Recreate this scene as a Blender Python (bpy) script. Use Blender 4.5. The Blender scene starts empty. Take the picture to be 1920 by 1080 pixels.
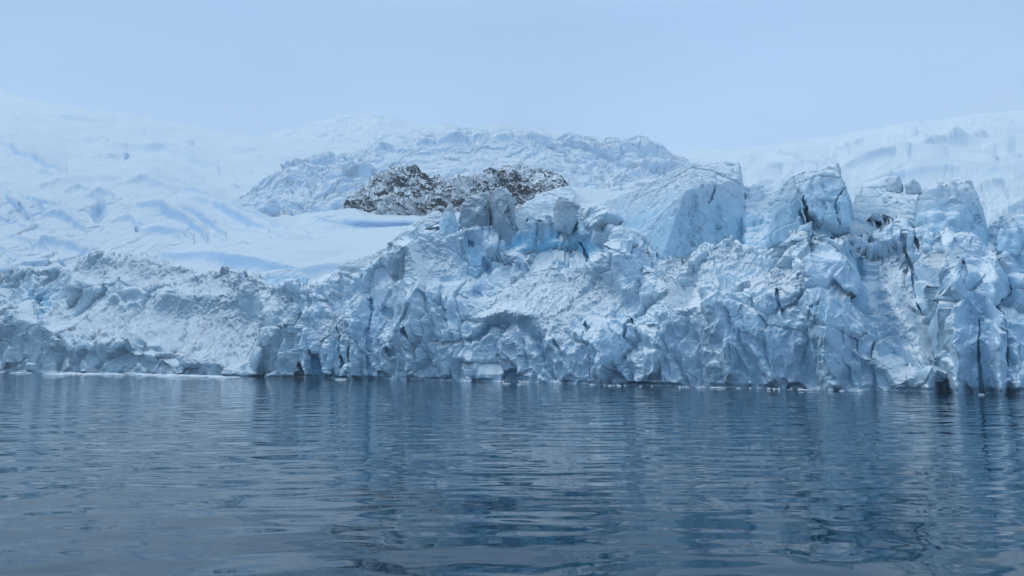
import bpy, bmesh, math, random
import numpy as np
from concurrent.futures import ThreadPoolExecutor
from mathutils import Vector

# ------------------------------------------------------------------ camera
F = 1387.0            # focal length in pixels of a 1920 wide frame
HOR = 676.0           # picture row of the horizon
CH = 5.5              # eye height above the water, metres
TH = math.atan((HOR - 540.0) / F)
scene = bpy.context.scene
COL = scene.collection
cam_d = bpy.data.cameras.new("camera")
cam_d.sensor_width = 36.0
cam_d.lens = 36.0 * F / 1920.0
cam_d.clip_start = 0.1
cam_d.clip_end = 20000.0
cam = bpy.data.objects.new("camera", cam_d)
COL.objects.link(cam)
cam.location = (0, 0, CH)
cam.rotation_euler = (math.radians(90) + TH, 0, 0)
scene.camera = cam

# ------------------------------------------------------------------ light
SUN_EL, SUN_AZ = math.radians(50), math.radians(-70)     # azimuth from +Y towards +X
world = bpy.data.worlds.new("World")
scene.world = world
world.use_nodes = True
wn, wl_ = world.node_tree.nodes, world.node_tree.links
wn.clear()
w_out = wn.new("ShaderNodeOutputWorld")
w_bg = wn.new("ShaderNodeBackground")
w_sky = wn.new("ShaderNodeTexSky")
w_sky.sky_type = 'NISHITA'
w_sky.sun_disc = False
w_sky.sun_elevation = SUN_EL
w_sky.sun_rotation = SUN_AZ
w_sc = wn.new("ShaderNodeMix"); w_sc.data_type = 'RGBA'; w_sc.blend_type = 'MULTIPLY'
w_sc.inputs[0].default_value = 1.0
w_sc.inputs[7].default_value = (0.09, 0.09, 0.09, 1)
w_tc = wn.new("ShaderNodeTexCoord")
w_sep = wn.new("ShaderNodeSeparateXYZ")
w_ramp = wn.new("ShaderNodeValToRGB")
cr = w_ramp.color_ramp
cr.elements[0].position = 0.0; cr.elements[0].color = (0.55, 0.815, 1.16, 1)
cr.elements[1].position = 1.0; cr.elements[1].color = (0.54, 0.78, 1.0, 1)
for p, c in ((0.14, (0.525, 0.785, 1.14)), (0.30, (0.39, 0.61, 0.98)), (0.42, (0.32, 0.53, 0.88)), (0.62, (0.48, 0.72, 0.96))):
    e = cr.elements.new(p); e.color = (*c, 1)
w_noise = wn.new("ShaderNodeTexNoise")
w_noise.inputs['Scale'].default_value = 2.2
w_noise.inputs['Detail'].default_value = 4.0
w_noise.inputs['Roughness'].default_value = 0.45
w_map = wn.new("ShaderNodeMapping"); w_map.inputs['Scale'].default_value = (1, 1, 2.6)
w_nr = wn.new("ShaderNodeMapRange")
w_nr.inputs[1].default_value = 0.3; w_nr.inputs[2].default_value = 0.7
w_nr.inputs[3].default_value = 0.84; w_nr.inputs[4].default_value = 1.12
w_cl = wn.new("ShaderNodeMix"); w_cl.data_type = 'RGBA'; w_cl.blend_type = 'MULTIPLY'; w_cl.inputs[0].default_value = 1.0
w_mix = wn.new("ShaderNodeMix"); w_mix.data_type = 'RGBA'
w_mix.inputs[0].default_value = 0.94
wl_.new(w_tc.outputs['Generated'], w_sep.inputs[0])
wl_.new(w_sep.outputs['Z'], w_ramp.inputs[0])
wl_.new(w_tc.outputs['Generated'], w_map.inputs[0])
wl_.new(w_map.outputs[0], w_noise.inputs['Vector'])
wl_.new(w_noise.outputs[0], w_nr.inputs[0])
wl_.new(w_ramp.outputs[0], w_cl.inputs[6])
wl_.new(w_nr.outputs[0], w_cl.inputs[7])
wl_.new(w_sky.outputs[0], w_sc.inputs[6])
wl_.new(w_sc.outputs[2], w_mix.inputs[6])
wl_.new(w_cl.outputs[2], w_mix.inputs[7])
wl_.new(w_mix.outputs[2], w_bg.inputs['Color'])
w_bg.inputs['Strength'].default_value = 1.0
wl_.new(w_bg.outputs[0], w_out.inputs['Surface'])

sun_d = bpy.data.lights.new("sun", 'SUN')
sun_d.energy = 1.4
sun_d.angle = math.radians(18)
sun_d.color = (1.0, 0.98, 0.95)
sun = bpy.data.objects.new("sun", sun_d)
COL.objects.link(sun)
sv = Vector((math.sin(SUN_AZ) * math.cos(SUN_EL), math.cos(SUN_AZ) * math.cos(SUN_EL), math.sin(SUN_EL)))
sun.rotation_euler = sv.to_track_quat('Z', 'Y').to_euler()
sun.location = (0, 0, 900)

scene.view_settings.view_transform = 'Standard'
scene.view_settings.look = 'None'
scene.view_settings.exposure = 0.0
scene.view_settings.gamma = 1.0
scene.cycles.max_bounces = 8
scene.cycles.diffuse_bounces = 5
scene.cycles.glossy_bounces = 2
scene.cycles.volume_bounces = 2
scene.cycles.use_denoising = True

# ------------------------------------------------------------------ projection helpers
ST, CT = math.sin(TH), math.cos(TH)
def ray(px, py):
    a = (px - 960.0) / F
    b = (540.0 - py) / F
    return a, CT - b * ST, ST + b * CT
def world_at(px, py, D):
    dx, dy, dz = ray(px, py)
    k = D / dy
    return np.stack([dx * k, D + 0 * k, CH + dz * k], -1)
def wl_row(px):                      # picture row where ice meets water
    return 695.5 + 42.5 * px / 1920.0
def Dw(px):                          # distance of the waterline
    dx, dy, dz = ray(px, wl_row(px))
    return -CH / dz * dy
def ip(xs, pts):
    p = np.array(pts, float)
    return np.interp(xs, p[:, 0], p[:, 1])

# ------------------------------------------------------------------ noise (numpy, threaded)
POOL = ThreadPoolExecutor(4)
CH_N = 60000
def chunked(fn, P, *a):
    n = len(P)
    parts = list(POOL.map(lambda i: fn(P[i:i + CH_N], *a), range(0, n, CH_N)))
    if isinstance(parts[0], tuple):
        return tuple(np.concatenate([q[k] for q in parts]) for k in range(len(parts[0])))
    return np.concatenate(parts)
def hsh(x, y, z, s):
    h = (x * np.uint32(374761393) + y * np.uint32(668265263) + z * np.uint32(2147483647) + np.uint32(s * 974711 + 12345))
    h = (h ^ (h >> np.uint32(13))) * np.uint32(1274126177)
    h = (h ^ (h >> np.uint32(16))) * np.uint32(2246822519)
    return h ^ (h >> np.uint32(15))
G3 = np.array([[1,1,0],[-1,1,0],[1,-1,0],[-1,-1,0],[1,0,1],[-1,0,1],[1,0,-1],[-1,0,-1],[0,1,1],[0,-1,1],[0,1,-1],[0,-1,-1],[1,1,0],[-1,1,0],[0,-1,1],[0,-1,-1]], np.float32)
def _perlin(P, s):
    fl = np.floor(P)
    f = (P - fl).astype(np.float32)
    i = fl.astype(np.int64).astype(np.uint32)
    u = f * f * f * (f * (f * 6 - 15) + 10)
    r = 0
    for a in (0, 1):
        wx = u[:, 0] if a else 1 - u[:, 0]
        for b in (0, 1):
            wy = u[:, 1] if b else 1 - u[:, 1]
            for c in (0, 1):
                wz = u[:, 2] if c else 1 - u[:, 2]
                g = G3[hsh(i[:, 0] + np.uint32(a), i[:, 1] + np.uint32(b), i[:, 2] + np.uint32(c), s) & np.uint32(15)]
                r = r + wx * wy * wz * (g[:, 0] * (f[:, 0] - a) + g[:, 1] * (f[:, 1] - b) + g[:, 2] * (f[:, 2] - c))
    return r
def _fbm(P, s, octv, ridged):
    r = np.zeros(len(P), np.float32); amp = 1.0; q = P; tot = 0
    for k in range(octv):
        n = _perlin(q, s + k * 17)
        if ridged:
            n = 1 - 2.6 * np.abs(n)
        r += amp * n; tot += amp
        amp *= 0.5
        q = q * 2.03 + np.array([13.7, 5.1, 9.3]) 
    return r / (tot if ridged else 1.0)
def fbm(P, scale, s=1, octv=4, ridged=False):
    Q = P / np.asarray(scale, float)
    return chunked(_fbm, Q, s, octv, ridged)
def _facet(P, s, tilt):
    fl = np.floor(P).astype(np.int64)
    best = np.full(len(P), 1e9, np.float32); second = best.copy()
    val = np.zeros(len(P), np.float32)
    P = P.astype(np.float32)
    flf = fl.astype(np.float32)
    for a in (-1, 0, 1):
        for b in (-1, 0, 1):
            for c in (-1, 0, 1):
                x = (fl[:, 0] + a).astype(np.uint32); y = (fl[:, 1] + b).astype(np.uint32); z = (fl[:, 2] + c).astype(np.uint32)
                h = hsh(x, y, z, s); h2 = hsh(x, y, z, s + 7)
                m = np.float32(1 / 1023.0)
                jx = (h & np.uint32(1023)) * m; jy = ((h >> np.uint32(10)) & np.uint32(1023)) * m; jz = ((h >> np.uint32(20)) & np.uint32(1023)) * m
                dx = P[:, 0] - flf[:, 0] - a - jx; dy = P[:, 1] - flf[:, 1] - b - jy; dz = P[:, 2] - flf[:, 2] - c - jz
                d = dx * dx + dy * dy + dz * dz
                tx = (h2 & np.uint32(1023)) * m - .5; ty = ((h2 >> np.uint32(10)) & np.uint32(1023)) * m - .5; tz = ((h2 >> np.uint32(20)) & np.uint32(1023)) * m - .5
                v = (jx + jy + jz) / 1.5 - 1 + 2 * tilt * (dx * tx + dy * ty + dz * tz)
                w = d < best
                second = np.where(w, best, np.minimum(second, d))
                val = np.where(w, v, val)
                best = np.where(w, d, best)
    return val, np.sqrt(second) - np.sqrt(best)
def facet(P, scale, s=1, tilt=1.5):
    return chunked(_facet, P / np.asarray(scale, float), s, tilt)
def smooth(a, b, x):
    t = np.clip((x - a) / (b - a), 0, 1)
    return t * t * (3 - 2 * t)

# ------------------------------------------------------------------ mesh helpers
def tag(o, label=None, cat=None, group=None, kind=None):
    if label: o['label'] = label
    if cat: o['category'] = cat
    if group: o['group'] = group
    if kind: o['kind'] = kind
    return o
def link_mesh(name, V, faces, mat, parent=None, attrs=None, smooth_sh=True):
    me = bpy.data.meshes.new(name)
    V = np.asarray(V, np.float32)
    faces = np.asarray(faces, np.int32)
    k = faces.shape[1]
    me.vertices.add(len(V)); me.vertices.foreach_set("co", V.ravel())
    me.loops.add(faces.size); me.loops.foreach_set("vertex_index", faces.ravel())
    me.polygons.add(len(faces))
    me.polygons.foreach_set("loop_start", np.arange(0, faces.size, k, dtype=np.int32))
    me.polygons.foreach_set("loop_total", np.full(len(faces), k, np.int32))
    me.polygons.foreach_set("use_smooth", np.full(len(faces), smooth_sh, bool))
    me.update(calc_edges=True)
    for nm, arr in (attrs or {}).items():
        at = me.attributes.new(nm, 'FLOAT', 'POINT')
        at.data.foreach_set("value", np.asarray(arr, np.float32).ravel())
    me.materials.append(mat)
    o = bpy.data.objects.new(name, me)
    COL.objects.link(o)
    if parent: o.parent = parent
    return o
def grid_faces(nv, nu):
    i = np.arange(nv * nu).reshape(nv, nu)
    return np.stack([i[:-1, :-1], i[:-1, 1:], i[1:, 1:], i[1:, :-1]], -1).reshape(-1, 4)
def grid_normals(G):
    du = np.gradient(G, axis=1); dv = np.gradient(G, axis=0)
    n = np.cross(du, dv)
    n /= np.linalg.norm(n, axis=-1, keepdims=True) + 1e-9
    return n
def catmull(K, t):
    """K: (m, nu, c) key rows; t: (nv,) in 0..m-1; monotone-ish hermite"""
    m = len(K)
    i = np.clip(np.floor(t).astype(int), 0, m - 2)
    f = (t - i)[:, None, None]
    tan = np.zeros_like(K)
    tan[1:-1] = (K[2:] - K[:-2]) / 2
    tan[0] = K[1] - K[0]; tan[-1] = K[-1] - K[-2]
    tan *= 0.6
    a, b, ta, tb = K[i], K[i + 1], tan[i], tan[i + 1]
    f2, f3 = f * f, f * f * f
    return a * (2 * f3 - 3 * f2 + 1) + ta * (f3 - 2 * f2 + f) + b * (-2 * f3 + 3 * f2) + tb * (f3 - f2)
def loft(px0, px1, nu, rows, counts):
    """rows: list of (py(px), D(px)) functions; counts: vertex rows in each gap"""
    px = np.linspace(px0, px1, nu) if np.isscalar(nu) else nu
    K = np.stack([np.stack([r[0](px) + 0 * px, r[1](px) + 0 * px], -1) for r in rows])
    t = np.concatenate([k + np.arange(c) / c for k, c in enumerate(counts)] + [[len(rows) - 1]])
    R = catmull(K, t)
    PX = np.broadcast_to(px, R.shape[:2])
    return PX, R[..., 0], R[..., 1], t

def stroke_field(px, py, strokes, warp=None):
    """sum of brush strokes drawn over the surface; depth metres, + = cut in"""
    out = np.zeros(px.shape, np.float32)
    X = px.astype(np.float32); Y = py.astype(np.float32)
    if warp is not None:
        X = X + warp[0]; Y = Y + warp[1]
    for st in strokes:
        pts, w, dep = st[0], st[1], st[2]
        mode = st[3] if len(st) > 3 else 'g'
        p = np.array(pts, np.float32)
        W = max(w) if isinstance(w, (tuple, list)) else w
        m = (X > p[:, 0].min() - 3 * W) & (X < p[:, 0].max() + 3 * W) & (Y > p[:, 1].min() - 3 * W) & (Y < p[:, 1].max() + 3 * W)
        if not m.any(): continue
        x, y = X[m], Y[m]
        best = np.full(x.shape, 1e9, np.float32); tt = np.zeros_like(best)
        n = len(p) - 1
        if n == 0:
            best = np.hypot(x - p[0, 0], y - p[0, 1]); wid = W * np.ones_like(best); end = 1
        else:
            for k in range(n):
                a, b = p[k], p[k + 1]
                d = b - a; L2 = float(d @ d) + 1e-6
                t = np.clip(((x - a[0]) * d[0] + (y - a[1]) * d[1]) / L2, 0, 1)
                dd = np.hypot(x - a[0] - t * d[0], y - a[1] - t * d[1])
                q = dd < best
                best = np.where(q, dd, best); tt = np.where(q, (k + t) / n, tt)
            if isinstance(w, (tuple, list)):
                wid = np.interp(tt, np.linspace(0, 1, len(w)), w)
            else:
                wid = w * (0.35 + 0.65 * np.sin(np.pi * np.clip(tt, 0.02, 0.98)) ** 0.6)
        r = best / np.maximum(wid, 0.3)
        if mode == 'g': f = np.exp(-r * r)
        elif mode == 's': f = np.exp(-(r ** 4))        # flat bottom, steep sides
        out[m] += dep * f
    return out
def poly_mask(px, py, poly, soft):
    """soft inside mask of a polygon in picture coordinates"""
    p = np.array(poly, np.float32)
    m = (px > p[:, 0].min() - 3 * soft) & (px < p[:, 0].max() + 3 * soft) & (py > p[:, 1].min() - 3 * soft) & (py < p[:, 1].max() + 3 * soft)
    out = np.zeros(px.shape, np.float32)
    x, y = px[m], py[m]
    ins = np.zeros(x.shape, bool); best = np.full(x.shape, 1e9, np.float32)
    for k in range(len(p)):
        a, b = p[k], p[(k + 1) % len(p)]
        c = ((a[1] > y) != (b[1] > y)) & (x < (b[0] - a[0]) * (y - a[1]) / (b[1] - a[1] + 1e-9) + a[0])
        ins ^= c
        d = b - a
        t = np.clip(((x - a[0]) * d[0] + (y - a[1]) * d[1]) / (float(d @ d) + 1e-6), 0, 1)
        best = np.minimum(best, np.hypot(x - a[0] - t * d[0], y - a[1] - t * d[1]))
    sd = np.where(ins, best, -best)
    out[m] = smooth(-soft, soft, sd)
    return out

# ------------------------------------------------------------------ materials
def mat_new(name):
    m = bpy.data.materials.new(name); m.use_nodes = True
    nt = m.node_tree
    return m, nt.nodes, nt.links, nt.nodes['Principled BSDF']
def mixc(N, L, fac, a, b, blend='MIX'):
    x = N.new("ShaderNodeMix"); x.data_type = 'RGBA'; x.blend_type = blend
    for sock, v in ((x.inputs[0], fac), (x.inputs[6], a), (x.inputs[7], b)):
        if isinstance(v, bpy.types.NodeSocket): L.new(v, sock)
        elif isinstance(v, (tuple, list)): sock.default_value = (*v, 1)
        else: sock.default_value = v
    return x.outputs[2]
def rng(N, L, v, a, b, c=0.0, d=1.0):
    x = N.new("ShaderNodeMapRange"); x.interpolation_type = 'SMOOTHSTEP'
    for i, k in enumerate((a, b, c, d)): x.inputs[i + 1].default_value = k
    L.new(v, x.inputs[0]); return x.outputs[0]
def math_n(N, L, op, a, b=None, clamp=False):
    x = N.new("ShaderNodeMath"); x.operation = op; x.use_clamp = clamp
    for sock, v in ((x.inputs[0], a), (x.inputs[1], b)):
        if v is None: continue
        if isinstance(v, bpy.types.NodeSocket): L.new(v, sock)
        else: sock.default_value = v
    return x.outputs[0]
def noise_n(N, L, vec, scale, detail=4, rough=0.55, sc3=None):
    if sc3:
        mp = N.new("ShaderNodeMapping"); mp.inputs['Scale'].default_value = sc3
        L.new(vec, mp.inputs[0]); vec = mp.outputs[0]
    x = N.new("ShaderNodeTexNoise")
    x.inputs['Scale'].default_value = scale; x.inputs['Detail'].default_value = detail
    x.inputs['Roughness'].default_value = rough
    L.new(vec, x.inputs['Vector'])
    return x.outputs[0]

def ice_material(name, ice, deep, snow, bump_scale=1.6, bump_dist=0.25, slope=(0.35, 0.75), dirt=0.0, snow_var=0.5):
    """steep faces show bare ice (painted scarp shade on slope_snow), flatter ones hold snow; 'snow' and 'deep' say where loose snow and old clear ice are"""
    m, N, L, B = mat_new(name)
    tc = N.new("ShaderNodeNewGeometry")
    pos = tc.outputs['Position']
    sp = N.new("ShaderNodeSeparateXYZ"); L.new(tc.outputs['Normal'], sp.inputs[0])
    at = N.new("ShaderNodeAttribute"); at.attribute_name = "snow"
    ad = N.new("ShaderNodeAttribute"); ad.attribute_name = "deep"
    n1 = noise_n(N, L, pos, 0.12, 6, 0.6)
    n2 = noise_n(N, L, pos, bump_scale * 0.6, 7, 0.66)
    s = math_n(N, L, 'ADD', sp.outputs['Z'], math_n(N, L, 'MULTIPLY', math_n(N, L, 'SUBTRACT', n2, 0.5), snow_var))
    s = math_n(N, L, 'ADD', s, math_n(N, L, 'MULTIPLY', at.outputs['Fac'], 0.5))
    sf = rng(N, L, s, slope[0], slope[1])
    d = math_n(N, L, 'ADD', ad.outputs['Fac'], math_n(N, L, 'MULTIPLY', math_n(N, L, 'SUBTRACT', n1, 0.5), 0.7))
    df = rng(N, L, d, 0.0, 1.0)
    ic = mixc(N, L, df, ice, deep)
    c = mixc(N, L, sf, ic, snow)
    if dirt:
        n3 = noise_n(N, L, pos, 0.5, 7, 0.7, (1, 1, 2.5))
        c = mixc(N, L, rng(N, L, n3, 0.56, 0.75, 0, dirt), c, (0.36, 0.38, 0.41))
    L.new(c, B.inputs['Base Color'])
    L.new(rng(N, L, sf, 0, 1, 0.68, 0.9), B.inputs['Roughness'])
    B.inputs['Specular IOR Level'].default_value = 0.25
    bp = N.new("ShaderNodeBump"); bp.inputs['Strength'].default_value = 0.9
    bp.inputs['Distance'].default_value = bump_dist
    L.new(noise_n(N, L, pos, bump_scale, 8, 0.62), bp.inputs['Height'])
    L.new(bp.outputs[0], B.inputs['Normal'])
    return m

M_FACE = ice_material("glacier_ice", (0.49, 0.655, 0.77), (0.32, 0.68, 0.88), (0.87, 0.90, 0.92), 2.4, 0.14, (0.38, 0.70), dirt=0.03, snow_var=0.9)
M_LOW = ice_material("old_grey_ice", (0.42, 0.57, 0.67), (0.30, 0.60, 0.77), (0.77, 0.82, 0.85), 1.4, 0.28, (0.40, 0.74), dirt=0.06, snow_var=0.8)
M_SERAC = ice_material("serac_ice", (0.58, 0.68, 0.75), (0.44, 0.66, 0.79), (0.82, 0.85, 0.88), 2.0, 0.12, (0.50, 0.88), dirt=0.05, snow_var=0.6)
M_SNOW = ice_material("slope_snow", (0.44, 0.62, 0.79), (0.40, 0.61, 0.80), (0.70, 0.75, 0.79), 0.3, 0.5, (0.25, 0.80), snow_var=0.2)  # bluer steep tone paints extra shade onto the scarp faces
M_FALL = ice_material("icefall_snow", (0.56, 0.71, 0.84), (0.46, 0.67, 0.84), (0.76, 0.80, 0.84), 0.4, 0.8, (0.20, 0.70), snow_var=0.3)

def rock_material():
    m, N, L, B = mat_new("snowy_rock")
    g = N.new("ShaderNodeNewGeometry"); pos = g.outputs['Position']
    sp = N.new("ShaderNodeSeparateXYZ"); L.new(g.outputs['Normal'], sp.inputs[0])
    at = N.new('ShaderNodeAttribute'); at.attribute_name = 'snow'
    mp = N.new('ShaderNodeMapping'); mp.inputs['Rotation'].default_value = (0, math.radians(28), 0); mp.inputs['Scale'].default_value = (0.8, 0.8, 3.0)
    L.new(pos, mp.inputs[0])
    n1 = noise_n(N, L, mp.outputs[0], 0.085, 7, 0.66)
    n2 = noise_n(N, L, pos, 0.045, 3, 0.5, (1, 1, 1.6))
    rock = mixc(N, L, rng(N, L, n1, 0.4, 0.6), (0.008, 0.013, 0.022), (0.024, 0.030, 0.040))
    s = math_n(N, L, 'ADD', math_n(N, L, 'MULTIPLY', sp.outputs['Z'], 0.6), math_n(N, L, 'MULTIPLY', math_n(N, L, 'SUBTRACT', n1, 0.5), 2.6))
    s = math_n(N, L, 'ADD', s, math_n(N, L, 'MULTIPLY', math_n(N, L, 'SUBTRACT', n2, 0.5), 2.4))
    s = math_n(N, L, 'ADD', s, at.outputs['Fac'])
    f = rng(N, L, s, 0.04, 0.11)
    L.new(mixc(N, L, f, rock, (0.86, 0.88, 0.90)), B.inputs['Base Color'])
    B.inputs['Roughness'].default_value = 0.85
    B.inputs['Specular IOR Level'].default_value = 0.2
    bp = N.new("ShaderNodeBump"); bp.inputs['Strength'].default_value = 1.0; bp.inputs['Distance'].default_value = 1.2
    L.new(noise_n(N, L, pos, 0.35, 8, 0.65), bp.inputs['Height']); L.new(bp.outputs[0], B.inputs['Normal'])
    return m
M_ROCK = rock_material()

def water_material():
    m, N, L, B = mat_new("sea_water")
    g = N.new("ShaderNodeNewGeometry"); pos = g.outputs['Position']
    B.inputs['Base Color'].default_value = (0.001, 0.032, 0.056, 1)
    B.inputs['Roughness'].default_value = 0.03
    B.inputs['IOR'].default_value = 1.36
    B.inputs['Specular IOR Level'].default_value = 0.5
    calm = noise_n(N, L, pos, 0.012, 3, 0.5, (1, 0.6, 1))
    amp = rng(N, L, calm, 0.35, 0.65, 0.7, 1.2)
    h1 = noise_n(N, L, pos, 0.20, 2, 0.5, (0.55, 1.0, 1))
    h2 = noise_n(N, L, pos, 0.42, 1, 0.35, (0.5, 1.0, 1))
    h3 = noise_n(N, L, pos, 2.1, 2, 0.4, (0.6, 1.0, 1))
    h = math_n(N, L, 'ADD', math_n(N, L, 'MULTIPLY', h1, 0.24), math_n(N, L, 'MULTIPLY', h2, 0.15))
    h = math_n(N, L, 'ADD', h, math_n(N, L, 'MULTIPLY', h3, 0.002))
    h4 = noise_n(N, L, pos, 0.95, 1, 0.3, (0.5, 1.0, 1))
    h = math_n(N, L, 'ADD', h, math_n(N, L, 'MULTIPLY', h4, 0.018))
    h = math_n(N, L, 'MULTIPLY', h, math_n(N, L, 'MULTIPLY', amp, 1.25))
    bp = N.new("ShaderNodeBump"); bp.inputs['Strength'].default_value = 1.0; bp.inputs['Distance'].default_value = 1.0
    L.new(h, bp.inputs['Height']); L.new(bp.outputs[0], B.inputs['Normal'])
    return m
M_WATER = water_material()

# ------------------------------------------------------------------ the sea
def build_water():
    V = [(-6000, -400, 0), (6000, -400, 0), (6000, 6000, 0), (-6000, 6000, 0)]
    o = link_mesh("water", V, [(0, 1, 2, 3)], M_WATER)
    tag(o, kind='structure')
build_water()

# ------------------------------------------------------------------ the ice front
CUTS_MAIN = [
    # deep dark slits and clefts: points, half width (picture px), depth m
    ([(1688, 425), (1693, 455), (1700, 478)], 2.2, 4, 's'),
    ([(1700, 478), (1708, 495), (1712, 520), (1713, 545)], 4, 6, 's'),
    ([(1713, 545), (1722, 572), (1735, 590)], 2.5, 5, 's'),
    ([(1724, 452), (1729, 468)], 3, 6, 's'),
    ([(1806, 495), (1804, 530)], 6, 4, 's'),
    ([(1766, 680), (1769, 705), (1770, 745)], (3, 9, 11), 6, 's'),
    ([(1833, 600), (1835, 640), (1838, 680), (1845, 745)], (1, 1.5, 2.5, 4), 3.5, 's'),
    ([(1883, 560), (1886, 620), (1890, 690)], 3, 4, 's'),
    ([(1625, 470), (1628, 500), (1622, 520)], 7, 4, 's'),
    ([(1463, 545), (1468, 575), (1480, 605)], (2, 5, 4), 4, 's'),
    ([(1182, 590), (1186, 615), (1183, 640)], 3, 5, 's'),
    ([(1104, 610), (1108, 630)], 3, 5, 's'),
    ([(1040, 640), (1050, 655)], 3, 3, 's'),
    ([(1094, 455), (1103, 480), (1112, 495)], 2.5, 6, 's'),
    ([(1103, 620), (1102, 720)], 1.6, 2, 's'),
    ([(1184, 640), (1196, 660)], 3, 2, 's'),
    ([(882, 455), (886, 462)], 4, 5, 's'),
    ([(912, 490), (918, 515)], 8, 4, 's'),
    ([(765, 615), (764, 640)], 4, 8, 's'),
    ([(733, 655), (737, 668)], 4, 8, 's'),
    ([(632, 615), (638, 650), (640, 685)], (2, 6, 3), 7, 's'),
    ([(595, 660), (598, 690), (600, 720)], (2, 7, 10), 10, 's'),
    ([(655, 655), (654, 680)], 3, 6, 's'),
    ([(690, 560), (694, 620), (700, 712)], (3, 3, 6), 5, 's'),
    ([(715, 700), (725, 716)], 10, 4, 's'),
    ([(566, 600), (566, 650), (572, 690)], 8, 3, 's'),
    ([(942, 705), (985, 706)], 12, 7, 's'),
    ([(1480, 724), (1510, 730)], 8, 3, 's'),
    ([(540, 560), (545, 600), (541, 660)], 5, 3, 's'),
    ([(790, 560), (795, 580)], 9, 3, 's'), ([(820, 570), (828, 588)], 8, 3, 's'), ([(838, 560), (838, 612)], 2, 3, 's'),
    ([(715, 575), (718, 590)], 7, 4, 's'),
    ([(888, 545), (898, 552)], 8, 4, 's'),
    # the arch
    ([(900, 690), (905, 660), (925, 635), (950, 625), (975, 640), (1000, 665), (1010, 700)], 20, 0.8),
    ([(880, 640), (905, 612), (940, 600), (975, 606), (1010, 640), (1025, 680), (1035, 715)], 9, 3.0),
    ([(952, 665), (955, 700)], 48, 2.6, 's'),
    # proud buttresses
    ([(905, 590), (945, 582), (990, 590)], 14, -2.5),
    ([(880, 680), (872, 720)], 14, -1.5),
    ([(1135, 630), (1130, 720)], 22, -3.0),
    ([(1250, 540), (1230, 600), (1225, 700)], 30, -3.0),
    ([(1330, 500), (1350, 600), (1370, 700)], 30, -3.0),
    ([(1300, 500), (1290, 540), (1280, 580)], 16, 2.5),
    ([(1400, 540), (1430, 640), (1450, 710)], 22, -2.0),
    ([(1500, 500), (1540, 600), (1560, 720)], 38, -5.0),
    ([(1600, 470), (1640, 560), (1690, 690)], 26, 3.0),
    ([(1660, 540), (1720, 640), (1745, 735)], 24, -4.0),
    ([(1780, 470), (1790, 600), (1800, 735)], 26, -4.5),
    ([(1862, 470), (1870, 600), (1880, 735)], 20, -3.0),
    ([(1905, 540), (1910, 735)], 14, -1.5),
    ([(760, 470), (770, 560), (770, 700)], 34, -5.0),
    ([(620, 560), (618, 700)], 12, -2.5),
    ([(575, 560), (572, 700)], 18, -3.0),
    ([(665, 540), (668, 700)], 16, -2.5),
    ([(840, 620), (835, 700)], 20, -2.0),
    ([(970, 470), (1050, 440), (1120, 470)], 35, 4.0),
    ([(1150, 480), (1170, 540)], 28, -3.0),
    ([(880, 450), (900, 540)], 26, 3.0),
]
TOP_MAIN = [(470, 545), (545, 540), (575, 545), (600, 525), (640, 505), (665, 520), (700, 500), (735, 470), (748, 445), (800, 432), (850, 432), (890, 425), (930, 436),
            (965, 425), (990, 405), (1030, 402), (1050, 420), (1070, 424), (1100, 404), (1130, 405), (1150, 435), (1175, 448), (1210, 455), (1240, 468), (1300, 470), (1345, 460),
            (1380, 456), (1400, 470), (1440, 480), (1465, 470), (1480, 448), (1510, 434), (1550, 438), (1600, 442), (1620, 462), (1650, 440), (1690, 420),
            (1710, 436), (1780, 440), (1830, 450), (1860, 485), (1890, 530), (1920, 550), (2000, 540), (2200, 520), (2450, 500), (2900, 520)]
SET_TOP = [(470, 8), (600, 9), (700, 11), (760, 12), (860, 17), (950, 26), (1100, 25), (1160, 17), (1250, 19), (1320, 20), (1420, 18), (1500, 11), (1580, 11),
           (1640, 22), (1720, 20), (1780, 13), (1850, 12), (1920, 12), (2200, 16)]
LEDGE = [(470, 600), (545, 600), (600, 590), (700, 580), (740, 565), (870, 590), (900, 600), (990, 590), (1080, 640), (1120, 620), (1160, 590), (1230, 590), (1290, 600), (1330, 545), (1440, 545),
         (1480, 480), (1590, 490), (1630, 590), (1700, 680), (1755, 700), (1775, 560), (1800, 520), (1850, 530), (1890, 600), (1920, 610), (2200, 620), (2900, 640)]
SNOW_MAIN = [([(1240, 480), (1300, 475), (1330, 500), (1300, 560), (1270, 590), (1250, 560), (1225, 510)], 14),
             ([(930, 540), (1020, 500), (1130, 520), (1160, 560), (1100, 600), (1060, 640), (1010, 620), (980, 600), (900, 600), (880, 590)], 16),
             ([(1420, 500), (1500, 510), (1520, 540), (1470, 550), (1400, 530)], 12),
             ([(1630, 470), (1690, 500), (1720, 580), (1770, 640), (1750, 680), (1690, 640), (1640, 560)], 12),
             ([(1600, 660), (1680, 680), (1700, 720), (1640, 700)], 10),
             ([(745, 450), (830, 450), (850, 500), (800, 530), (750, 520)], 14),
             ([(1330, 465), (1400, 470), (1420, 500), (1350, 500)], 10),
             ([(1720, 450), (1800, 470), (1810, 500), (1740, 500)], 10),
             ([(580, 600), (640, 590), (660, 650), (600, 640)], 12)]
DEEP_MAIN = [([(870, 400), (960, 420), (1100, 420), (1150, 470), (1100, 520), (950, 520), (900, 500)], 20),
             ([(1380, 580), (1600, 500), (1620, 720), (1350, 720)], 40), ([(1740, 500), (1920, 500), (1920, 740), (1780, 740)], 30),
             ([(1060, 600), (1200, 560), (1220, 720), (1080, 720)], 30), ([(560, 560), (720, 560), (720, 720), (560, 720)], 20)]

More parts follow.
